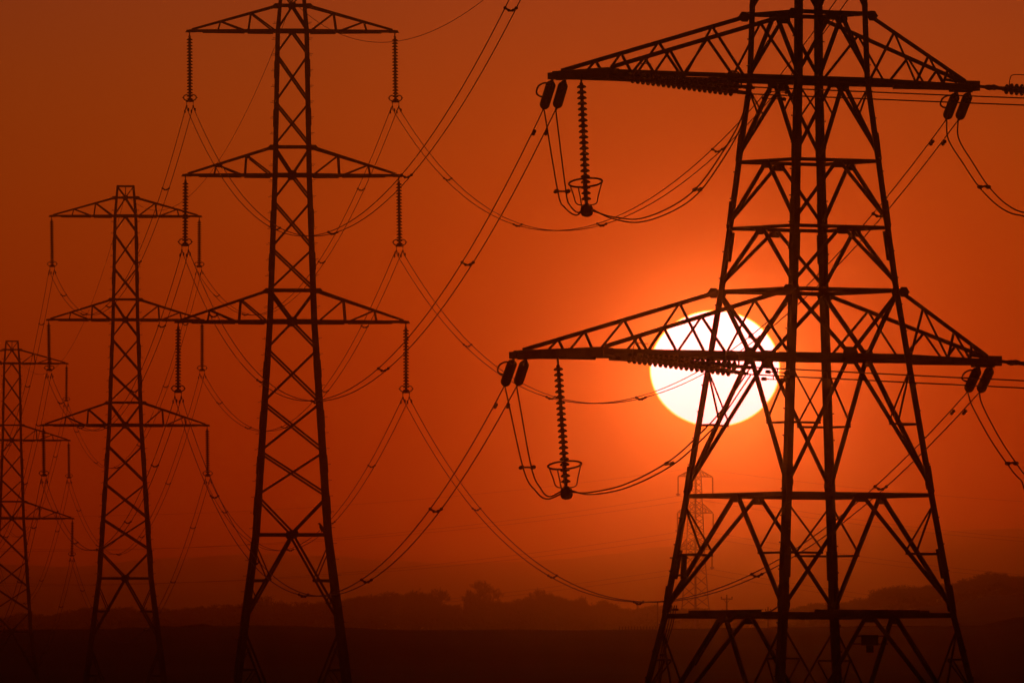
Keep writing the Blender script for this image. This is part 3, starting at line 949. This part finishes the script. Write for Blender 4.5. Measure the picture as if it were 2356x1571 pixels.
# ------------------------------------------------------------------ far pylon and its line
D5 = 2450.0; K5 = F / D5; X5 = (1600 - CX) / K5
def z5(y): return (Y0 - y) / K5
far_z = -0.0
G5 = ground_rel(X5, D5)
fp_ = empty('lattice_pylon', (X5, D5, CAMZ), R(45))
tag(fp_, 'faint far-off pylon in the haze, seen through the legs of the biggest pylon', 'pylon')
PR5 = [(G5 - .5, 5.0), (z5(1385), 31 / K5 / 1.414), (z5(1265), 22 / K5 / 1.414), (z5(1090), 14 / K5 / 1.414), (z5(1076), 6 / K5 / 1.414)]
PR5[0] = (G5 - .5, PR5[1][1] + (PR5[1][0] - G5 + .5) * .075)
a5 = lambda z: interp(PR5, z)
for sx_ in (-1, 1):
    for sy_ in (-1, 1):
        leg_mesh(PR5, sx_, sy_, lambda z: .22, .03).build('leg', STEEL, fp_)
lev = [1076, 1094]
y = 1094.0
while y < 1385:
    lev.append(y + (14 if y < 1265 else 24)); y = lev[-1]
lev += [1440, 1500, 1560, 1640, 1720]
for nrm, fpt in FACES:
    m = MB()
    for ya, yb in zip(lev, lev[1:]):
        za, zb = z5(ya), max(z5(yb), G5)
        for s in (-1, 1):
            m.angle(fpt(a5(za), s, za), fpt(a5(zb), -s, zb), .10, nrm)
    m.build('face_lattice', STEEL, fp_)
tips5 = {}
for lv, yy in enumerate((1096, 1179, 1263)):
    zb = z5(yy); zt = zb + 1.35 + .25 * lv
    for sg in (-1, 1):
        m = MB(); L = (4.35, 4.5, 4.2)[lv]; tip = Vector((sg * L, 0, zb)); ab = a5(zb); at = a5(zt)
        for sy_ in (-1, 1):
            b0 = Vector((sg * ab, sy_ * ab, zb)); t0 = Vector((sg * at, sy_ * at, zt))
            m.angle(b0, tip, .16, (0, sy_, 0)); m.angle(t0, tip, .13, (0, sy_, 0))
            for k in (.3, .6):
                m.angle(b0.lerp(tip, k), t0.lerp(tip, k), .08, (0, sy_, 0)); m.angle(b0.lerp(tip, k), t0.lerp(tip, k - .25), .08, (0, sy_, 0))
        m.build('cross_arm', STEEL, fp_)
        c, s = math.cos(R(45)), math.sin(R(45))
        tips5[(lv, sg)] = Vector((X5 + tip.x * c, D5 + tip.x * s, CAMZ + zb))
s5 = empty('insulator_string')
pr, L5 = disc_profile(18, .17, .15, .07)
m = MB(); m.lathe(pr, (0, 0, -.1), (0, 0, -1), 8); m.build('disc_stack', PORCELAIN, s5)
m = MB(); m.torus((0, 0, -L5 + .05), .36, .045, 12, 4); m.bar((-.5, 0, -L5 - .1), (.5, 0, -L5 - .1), .1, .14); m.box((0, 0, -L5 - .2), .2, .4, .2)
m.build('yoke_plate', STEEL, s5)
fst = True
UL = Vector((-math.sin(R(45)), math.cos(R(45)), 0)); UR = -UL
for lv in range(3):
    for sg in (-1, 1):
        o = s5 if fst else copy_tree(s5); fst = False
        o.location = tips5[(lv, sg)]; o.rotation_euler = (0, 0, R(45))
        tag(o, 'tiny insulator string under %s arm of far-off pylon, %s' % (LEVEL[lv], 'end towards the row' if sg < 0 else 'end towards the wooded slope'), 'insulator', 'insulator strings of the far-off pylon')
        p = tips5[(lv, sg)] + Vector((0, 0, -L5 - .3))
        dz = .0 if sg > 0 else -.75
        single_wire(p, p + UL * 300 + Vector((0, 0, dz)), 7.6, 'faint wire from %s arm of far-off pylon, passing behind the row, %s of two' % (LEVEL[lv], 'lower' if sg < 0 else 'upper'), 'wires of the far-off pylon, towards the row', .022, 'overhead_wire')
        single_wire(p, p + UR * 300 + Vector((0, 0, dz)), 10.9, 'faint wire from %s arm of far-off pylon towards the wooded slope, %s of two' % (LEVEL[lv], 'lower' if sg < 0 else 'upper'), 'wires of the far-off pylon, towards the wooded slope', .022, 'overhead_wire')
pk = Vector((X5, D5, CAMZ + z5(1076)))
single_wire(pk, pk + UL * 300, 6.5, 'faintest single wire from the far-off pylon peak away behind the whole row', 'wires of the far-off pylon, towards the row', .018, 'earth_wire')
single_wire(pk, pk + UR * 300, 9.0, 'faintest single wire from the far-off pylon peak towards the wooded slope', 'wires of the far-off pylon, towards the wooded slope', .018, 'earth_wire')

# ------------------------------------------------------------------ birds
def make_bird(name, h):
    """upright perched crow: one continuous body, wings folded, tail down"""
    m = MB(); k = h / .42
    sp = [(-.13, -.10, .012), (-.10, -.02, .030), (-.055, .07, .062), (-.01, .16, .088), (.03, .25, .082), (.055, .31, .056), (.075, .345, .047), (.095, .375, .046), (.125, .385, .036), (.155, .378, .018), (.20, .36, .004)]
    m.tube([(x * k, 0, (z + .04) * k) for x, z, r in sp], [r * k for x, z, r in sp], 10)
    for sg in (-1, 1):
        m.tube([(.02 * k, sg * .07 * k, .27 * k), (-.03 * k, sg * .085 * k, .18 * k), (-.09 * k, sg * .05 * k, .04 * k), (-.13 * k, sg * .015 * k, -.05 * k)], [.02 * k, .035 * k, .025 * k, .005 * k], 6)
        m.tube([(.0, sg * .03 * k, .12 * k), (.01 * k, sg * .03 * k, .0)], [.014 * k, .008 * k], 5)
    o = m.build(name, FEATHER, None, True)
    return o
b = make_bird('bird', .38)
bp = on_pylon(0, 0, 0, z2(1229)); zz = z2(1229)
ca, sa = math.cos(LINE_A), math.sin(LINE_A)
b.location = on_pylon(0, (737 - 673) / S2, -a2(zz) + .03, zz + .055); b.rotation_euler = (0, 0, R(200))
tag(b, 'dark bird perched upright on the waist bar of the tall pylon', 'bird')
for k, (px, lv, sg, lab) in enumerate(((1676, 1, 1, 'tiny bird sitting on the upper far-off wire beside the faint pylon'), (1662, 1, -1, 'tiny bird sitting on the lower far-off wire beside the faint pylon'))):
    o = b.copy(); COL.objects.link(o); o.scale = (1.15,) * 3
    p0 = tips5[(lv, sg)] + Vector((0, 0, -L5 - .3))
    dz = .0 if sg > 0 else -.75
    best = min((abs(CX + F * (p0 + UR * 300 * t).x / (p0 + UR * 300 * t).y - px), t) for t in [i / 2000 for i in range(600)])[1]
    q_ = p0 + UR * 300 * best; q_.z += dz * best - 4 * 10.9 * best * (1 - best) + .02
    o.location = q_; tag(o, lab, 'bird')

# ------------------------------------------------------------------ wooden poles and a fence beyond the crest
def wood_pole(px, top_y, D, cross, label):
    x = (px - CX) / F * D; zt = CAMZ + (Y0 - top_y) / F * D; zg = ground_z(x, D) - .3
    r_ = empty('wooden_pole', (x, D, zg)); tag(r_, label, 'pole')
    m = MB(); m.tube([(0, 0, 0), (0, 0, zt - zg)], [.17, .11], 8); m.build('pole', WOOD, r_)
    if cross:
        m = MB(); h = zt - zg
        m.bar((-cross, 0, h - .35), (cross, 0, h - .35), .12, .14)
        m.bar((-cross * .6, 0, h - .35), (0, 0, h - 1.0), .06, .06); m.bar((cross * .6, 0, h - .35), (0, 0, h - 1.0), .06, .06)
        m.build('crosspiece', WOOD, r_)
        for s in (-1, 0, 1):
            m = MB(); m.lathe([(0, .03), (.1, .08), (.2, .1), (.28, .05)], (s * cross * .92, 0, h - .28 if s else h), (0, 0, 1), 7); m.build('pin_insulator', PORCELAIN, r_)
wood_pole(1672, 1372, 2060, .85, 'tall thin wooden pole with a crosspiece behind the field, by the far-off pylon')
wood_pole(1767, 1400, 2080, .4, 'short thin wooden pole standing between the two middle legs of the biggest pylon')
wood_pole(1513, 1384, 2060, 0, 'plain bare post rising from the hazy treeline beside the leg of the biggest pylon')
fr = empty('field_fence', (0, 1356, CAMZ)); tag(fr, 'low post fence along the crest of the dark field, left of the far-off pylon'.replace('left of', 'beside'), 'fence')
prev = None
for i in range(16):
    px = 1425 + i * 7; x = (px - CX) / F * 1356; zg = ground_rel(x, 1356)
    m = MB(); m.bar((x, 0, zg - .3), (x, 0, zg + .42), .09, .09); m.build('post', WOOD, fr)
m = MB()
for hh in (.18, .36):
    m.tube([((1425 + i * 7 - CX) / F * 1356, -.06, ground_rel((1425 + i * 7 - CX) / F * 1356, 1356) + hh) for i in range(16)], .012, 4)
m.build('fence_wire', CABLE, fr)

# ------------------------------------------------------------------ trees
def make_tree(seed, spread, levels=5, up=.35, sprays=5, dome=(.42, .45, .56)):
    """bare winter tree one metre tall: (trunk mesh, crown mesh)"""
    rg = random.Random(seed); tr = MB(); cr = MB()
    def branch(p, d, L, r, lv):
        steps = 3; pts = [p]; q_ = p; dd = d.copy()
        for i in range(steps):
            dd = (dd + Vector((rg.uniform(-.22, .22), rg.uniform(-.22, .22), rg.uniform(-.05, .16)))).normalized()
            q_ = q_ + dd * L / steps; pts.append(q_)
        rr = [r * (1 - .45 * i / steps) for i in range(steps + 1)]
        (tr if lv == 0 else cr).tube(pts, rr, 6 if lv == 0 else (4 if lv < 3 else 3), lv < 2)
        if lv >= levels:
            for i in range(sprays):      # sprays of fine twigs
                c = pts[rg.randrange(1, 4)]; e = (dd + Vector((rg.uniform(-1, 1), rg.uniform(-1, 1), rg.uniform(-.5, .9)))).normalized() * rg.uniform(.035, .085)
                w_ = e.cross(Vector((rg.uniform(-1, 1), rg.uniform(-1, 1), rg.uniform(-1, 1)))).normalized() * rg.uniform(.0018, .0042)
                o = len(cr.v); cr.v += [tuple(c - w_ * .5), tuple(c + e * .6 + w_), tuple(c + e), tuple(c + e * .5 - w_)]; cr.f.append((o, o + 1, o + 2, o + 3))
            return
        n = (5 if lv == 0 else rg.choice((3, 4, 4)) if lv < levels - 1 else rg.choice((4, 5, 6)))
        for i in range(n):
            t = rg.uniform(.45, 1.0) if lv > 0 else .55 + .45 * i / (n - 1)
            k = min(int(t * steps), steps - 1); bp_ = pts[k].lerp(pts[k + 1], t * steps - k)
            az_ = rg.uniform(0, 6.283) if lv else 6.283 * i / n + rg.uniform(-.4, .4)
            side = Vector((math.cos(az_), math.sin(az_), 0))
            side = (side - dd * side.dot(dd))
            nd = (dd * rg.uniform(.35, .8) + side * spread * rg.uniform(.6, 1.1) + Vector((0, 0, up * rg.uniform(.2, 1)))).normalized()
            branch(bp_, nd, L * rg.uniform(.56, .78), max(r * .52, .0016), lv + 1)
    branch(Vector((0, 0, -.05)), Vector((rg.uniform(-.05, .05), 0, 1)), .36, .026, 0)
    top = max(v[2] for v in cr.v); s = 1.0 / top
    for mb in (tr, cr): mb.v = [(x * s, y * s, z * s) for x, y, z in mb.v]
    # a winter crown fills a dome: pull stray shoots back towards it, unevenly
    a_, b_, zc = dome; out = []
    for x, y, z in cr.v:
        an = math.atan2(y, x); lump = 1 + .20 * math.sin(3 * an + seed) + .16 * math.sin(5 * an + z * 9 + seed * 2)
        q_ = math.sqrt((x * x + y * y) / (a_ * lump) ** 2 + ((z - zc) / b_) ** 2)
        if q_ > .9:
            k = (.9 + (q_ - .9) * .55) / q_
            x, y, z = x * k, y * k, zc + (z - zc) * k
        out.append((x, y, z))
    cr.v = out; top = max(v[2] for v in cr.v)
    for mb in (tr, cr): mb.v = [(x / top, y / top, z / top) for x, y, z in mb.v]
    return tr, cr
def make_conifer(seed):
    rg = random.Random(seed); tr = MB(); cr = MB()
    tr.tube([(0, 0, -.03), (0, 0, .95)], [.03, .006], 6)
    for i in range(60):
        z = .12 + .86 * i / 60; L = .26 * (1 - z) ** .8 + .02
        for k in range(7):
            a = rg.uniform(0, 6.28); e = Vector((math.cos(a) * L, math.sin(a) * L, z - L * .25 + rg.uniform(-.01, .02)))
            c = Vector((0, 0, z)); s_ = Vector((-math.sin(a), math.cos(a), 0)) * L * .22
            o = len(cr.v); cr.v += [tuple(c), tuple(c.lerp(e, .6) + s_), tuple(e), tuple(c.lerp(e, .6) - s_)]; cr.f.append((o, o + 1, o + 2, o + 3))
    return tr, cr
def tree_proto(kind, seed):
    if kind == 'conifer': t, c = make_conifer(seed)
    elif kind == 'tall': t, c = make_tree(seed, .80, 5, .36, 4, (.25, .22, .77))
    elif kind == 'round': t, c = make_tree(seed, .95, 5, .30, 6, (.56, .38, .58))
    elif kind == 'umbrella': t, c = make_tree(seed, .95, 5, .30, 7, (.27, .15, .85))
    else: t, c = make_tree(seed, .78, 5, .38, 5, (.44, .44, .56))
    r_ = empty('bare_tree' if kind != 'conifer' else 'conifer_tree')
    t.build('trunk', BARK, r_); c.build('crown', NEEDLE if kind == 'conifer' else TWIG, r_)
    return r_
PROT = {'std': [tree_proto('std', s) for s in (11, 12, 13, 14)], 'round': [tree_proto('round', s) for s in (21, 22)], 'tall': [tree_proto('tall', s) for s in (35, 37)], 'umbrella': [tree_proto('umbrella', 51)], 'conifer': [tree_proto('conifer', 41)]}
USED = set()
def put_tree(px, top_y, D, kind, label, group, rg, base=None, wf=1.0):
    x = (px - CX) / F * D; zg = ground_z(x, D); zt = CAMZ + (Y0 - top_y) / F * D
    h = max(1.6, zt - zg)
    i = rg.randrange(len(PROT[kind])); pr_ = PROT[kind][i]
    if (kind, i) in USED: o = copy_tree(pr_)
    else: o = pr_; USED.add((kind, i))
    o.location = (x, D, zg); o.rotation_euler = (0, 0, rg.uniform(0, 6.28)); o.scale = (h * wf, h * wf, h)
    tag(o, label, 'tree', group)
rg = random.Random(99)
G_L = 'trees of the hazy line behind the field'
L_L = 'bare tree merged into the hazy line behind the crest of the dark field'
LINE_T = [(-20, 1412), (20, 1411), (44, 1405), (68, 1405), (88, 1411), (112, 1416), (136, 1408), (163, 1398), (197, 1396), (221, 1393), (258, 1391), (282, 1392), (306, 1390), (340, 1393), (374, 1396), (401, 1394), (435, 1394), (466, 1390), (493, 1386), (527, 1388), (558, 1388), (590, 1384), (660, 1380), (748, 1382), (775, 1376), (798, 1371), (830, 1368), (925, 1363), (955, 1368), (1030, 1380), (1060, 1385), (1141, 1390), (1160, 1385), (1185, 1380), (1202, 1374), (1222, 1370), (1268, 1366), (1284, 1366), (1311, 1370), (1362, 1389), (1378, 1384), (1413, 1383), (1440, 1390), (1498, 1388), (1519, 1387), (1545, 1390), (1575, 1396), (1600, 1394), (1640, 1395), (1665, 1398), (1700, 1408), (1730, 1412), (1760, 1414), (1790, 1412)]
for px, ty in LINE_T:
    near = any(abs(px - sp_) < 30 for sp_ in (622, 705, 893, 987, 1105, 1236, 1337, 1468))
    put_tree(px, ty + (8 if near else 1), rg.uniform(2900, 3060), rg.choice(('std', 'round', 'round')), L_L, G_L, rg, wf=rg.uniform(1.2, 1.6))
SPECIAL = [(622, 1366, 'round', 'broad round bare tree at the dip in the hazy line, through the bird pylon legs', 1.15), (705, 1380, 'round', 'low round bare tree just inside the sunward leg of the bird pylon', 1.2),
           (893, 1357, 'round', 'wide dark mound-shaped tree group top next to the umbrella-shaped tree', 1.5), (862, 1363, 'round', 'lower wide tree beside the mound-shaped one in the hazy line', 1.3), (987, 1348, 'umbrella', 'umbrella-shaped bare tree with a flat domed crown in the hazy line', 1.0),
           (1105, 1331, 'tall', 'tallest bare tree of the hazy line, its fine branches standing clear', .95), (1080, 1352, 'tall', 'slim bare tree close against the tallest tree of the hazy line', .55), (1236, 1348, 'tall', 'airy bare tree standing up from the hazy line, second tallest', .9),
           (1337, 1367, 'umbrella', 'small rounded tree alone on a short stem in the hazy line', .6), (1393, 1376, 'round', 'small domed tree close to the lone rounded one in the hazy line', 1.1), (1468, 1381, 'conifer', 'little pointed conifer in the hazy line near the biggest pylon', .9)]
for px, ty, kd, lab, wf in SPECIAL:
    put_tree(px, ty, 2860, kd, lab, G_L, rg, wf=wf)
# second, lower row that closes the line
for i in range(72):
    px = -30 + i * 25.6 + rg.uniform(-8, 8); ty = interp(LINE_T, px) + rg.uniform(6, 24)
    put_tree(px, ty, rg.uniform(2830, 3090), rg.choice(('std', 'round', 'round')), L_L, G_L, rg, wf=rg.uniform(1.3, 1.8))
G_W = 'trees of the wooded slope'
L_W = 'bare tree of the hazy wooded slope beyond the biggest pylon'
WOOD_T = [(1815, 1408), (1830, 1402), (1850, 1392), (1866, 1387), (1885, 1386), (1905, 1384), (1930, 1386), (1950, 1380), (1972, 1376), (1992, 1372), (2015, 1364), (2036, 1358), (2052, 1350), (2066, 1343), (2085, 1345), (2105, 1346), (2130, 1346), (2150, 1342), (2172, 1339), (2195, 1336), (2215, 1334), (2240, 1331), (2262, 1326), (2280, 1315), (2296, 1311), (2315, 1319), (2336, 1324), (2360, 1322), (2385, 1320), (2410, 1318)]
for row, (D, dy) in enumerate(((2280, 0), (2210, 10), (2140, 26), (2070, 42))):
    for px, ty in WOOD_T:
        if row and rg.random() < .15: continue
        pxx = px + rg.uniform(-9, 9); t2 = ty + dy * min(1, max(0, (pxx - 1800) / 250)) + rg.uniform(-2, 8) * (row > 0)
        put_tree(pxx, t2, D + rg.uniform(-20, 20), rg.choice(('std', 'round', 'std', 'tall')), L_W, G_W, rg, wf=rg.uniform(1.2, 1.7))
for v in PROT.values():
    for o in v:
        if 'label' not in o:
            for ch in [c for c in COL.objects if c.parent == o]: bpy.data.objects.remove(ch)
            bpy.data.objects.remove(o)
# undergrowth that closes the foot of the trees
m = MB()
for i in range(26000):
    px = rg.uniform(-60, 2420); D = rg.uniform(2040, 2290) if px > 1800 else rg.uniform(2800, 3100)
    x = (px - CX) / F * D; zg = ground_z(x, D)
    if px < 1800: top = interp(LINE_T, px) + 18
    else: top = interp(WOOD_T, px) + 26
    hm = max(.8, CAMZ + (Y0 - top) / F * D - zg)
    lump = .55 + .45 * (noise2(x / 4.0, D / 40.0) + .5)
    z = zg + hm * lump * math.sqrt(max(0, 1 - rg.random() ** 1.3))
    s_ = rg.uniform(.18, .42); a = rg.uniform(0, 6.28); e = rg.uniform(-1, 1)
    u_ = Vector((math.cos(a), math.sin(a), e * .5)).normalized() * s_; w_ = Vector((-math.sin(a) * .3, math.cos(a) * .3, 1)).normalized() * s_ * .8
    c = Vector((x, D, z)); o = len(m.v)
    m.v += [tuple(c - u_), tuple(c + w_), tuple(c + u_ * .9), tuple(c - w_ * .8)]; m.f.append((o, o + 1, o + 2, o + 3))
ug = m.build('undergrowth', SCRUB); tag(ug, 'dark scrub closing the foot of the hazy treeline', 'undergrowth', None, 'stuff')

# rough grass and small tussocks that break the edge of the crest
m = MB()
for i in range(9000):
    px = rg.uniform(-80, 2440); D = CREST_D + rg.uniform(-4, 6); x = (px - CX) / F * D
    cl = max(0.0, noise2(x / 1.3, 3.0) + noise2(x / 5.0, 9.0)); h = .08 + .45 * cl ** 2 * (1.6 if 840 < px < 1010 else 1.0)
    z = ground_z(x, D); w_ = rg.uniform(.02, .05) + .06 * cl; l = rg.uniform(-.2, .2)
    o = len(m.v); m.v += [(x - w_, D, z - .05), (x + w_, D + .03, z - .05), (x + l, D, z + h * rg.uniform(.6, 1.0))]; m.f.append((o, o + 1, o + 2))
tu = m.build('rough_grass', SCRUB); tag(tu, 'rough grass along the crest of the dark field', 'grass', None, 'stuff')

# ------------------------------------------------------------------ haze
hm_ = bpy.data.materials.new('haze'); hm_.use_nodes = True
t = hm_.node_tree; t.nodes.clear()
pv = t.nodes.new('ShaderNodeVolumePrincipled'); ou = t.nodes.new('ShaderNodeOutputMaterial')
pv.inputs['Color'].default_value = (1.0, 0.86, 0.17, 1)
pv.inputs['Density'].default_value = HAZE_DENSITY
pv.inputs['Anisotropy'].default_value = 0.995
t.links.new(pv.outputs[0], ou.inputs['Volume'])
m = MB(); zlo = min(v.co.z for v in gr.data.vertices) - 1.0
m.box((0, 4750, (zlo + HAZE_TOP) / 2), 3100, 10500, HAZE_TOP - zlo)
hz = m.build('haze', hm_); tag(hz, kind='stuff')
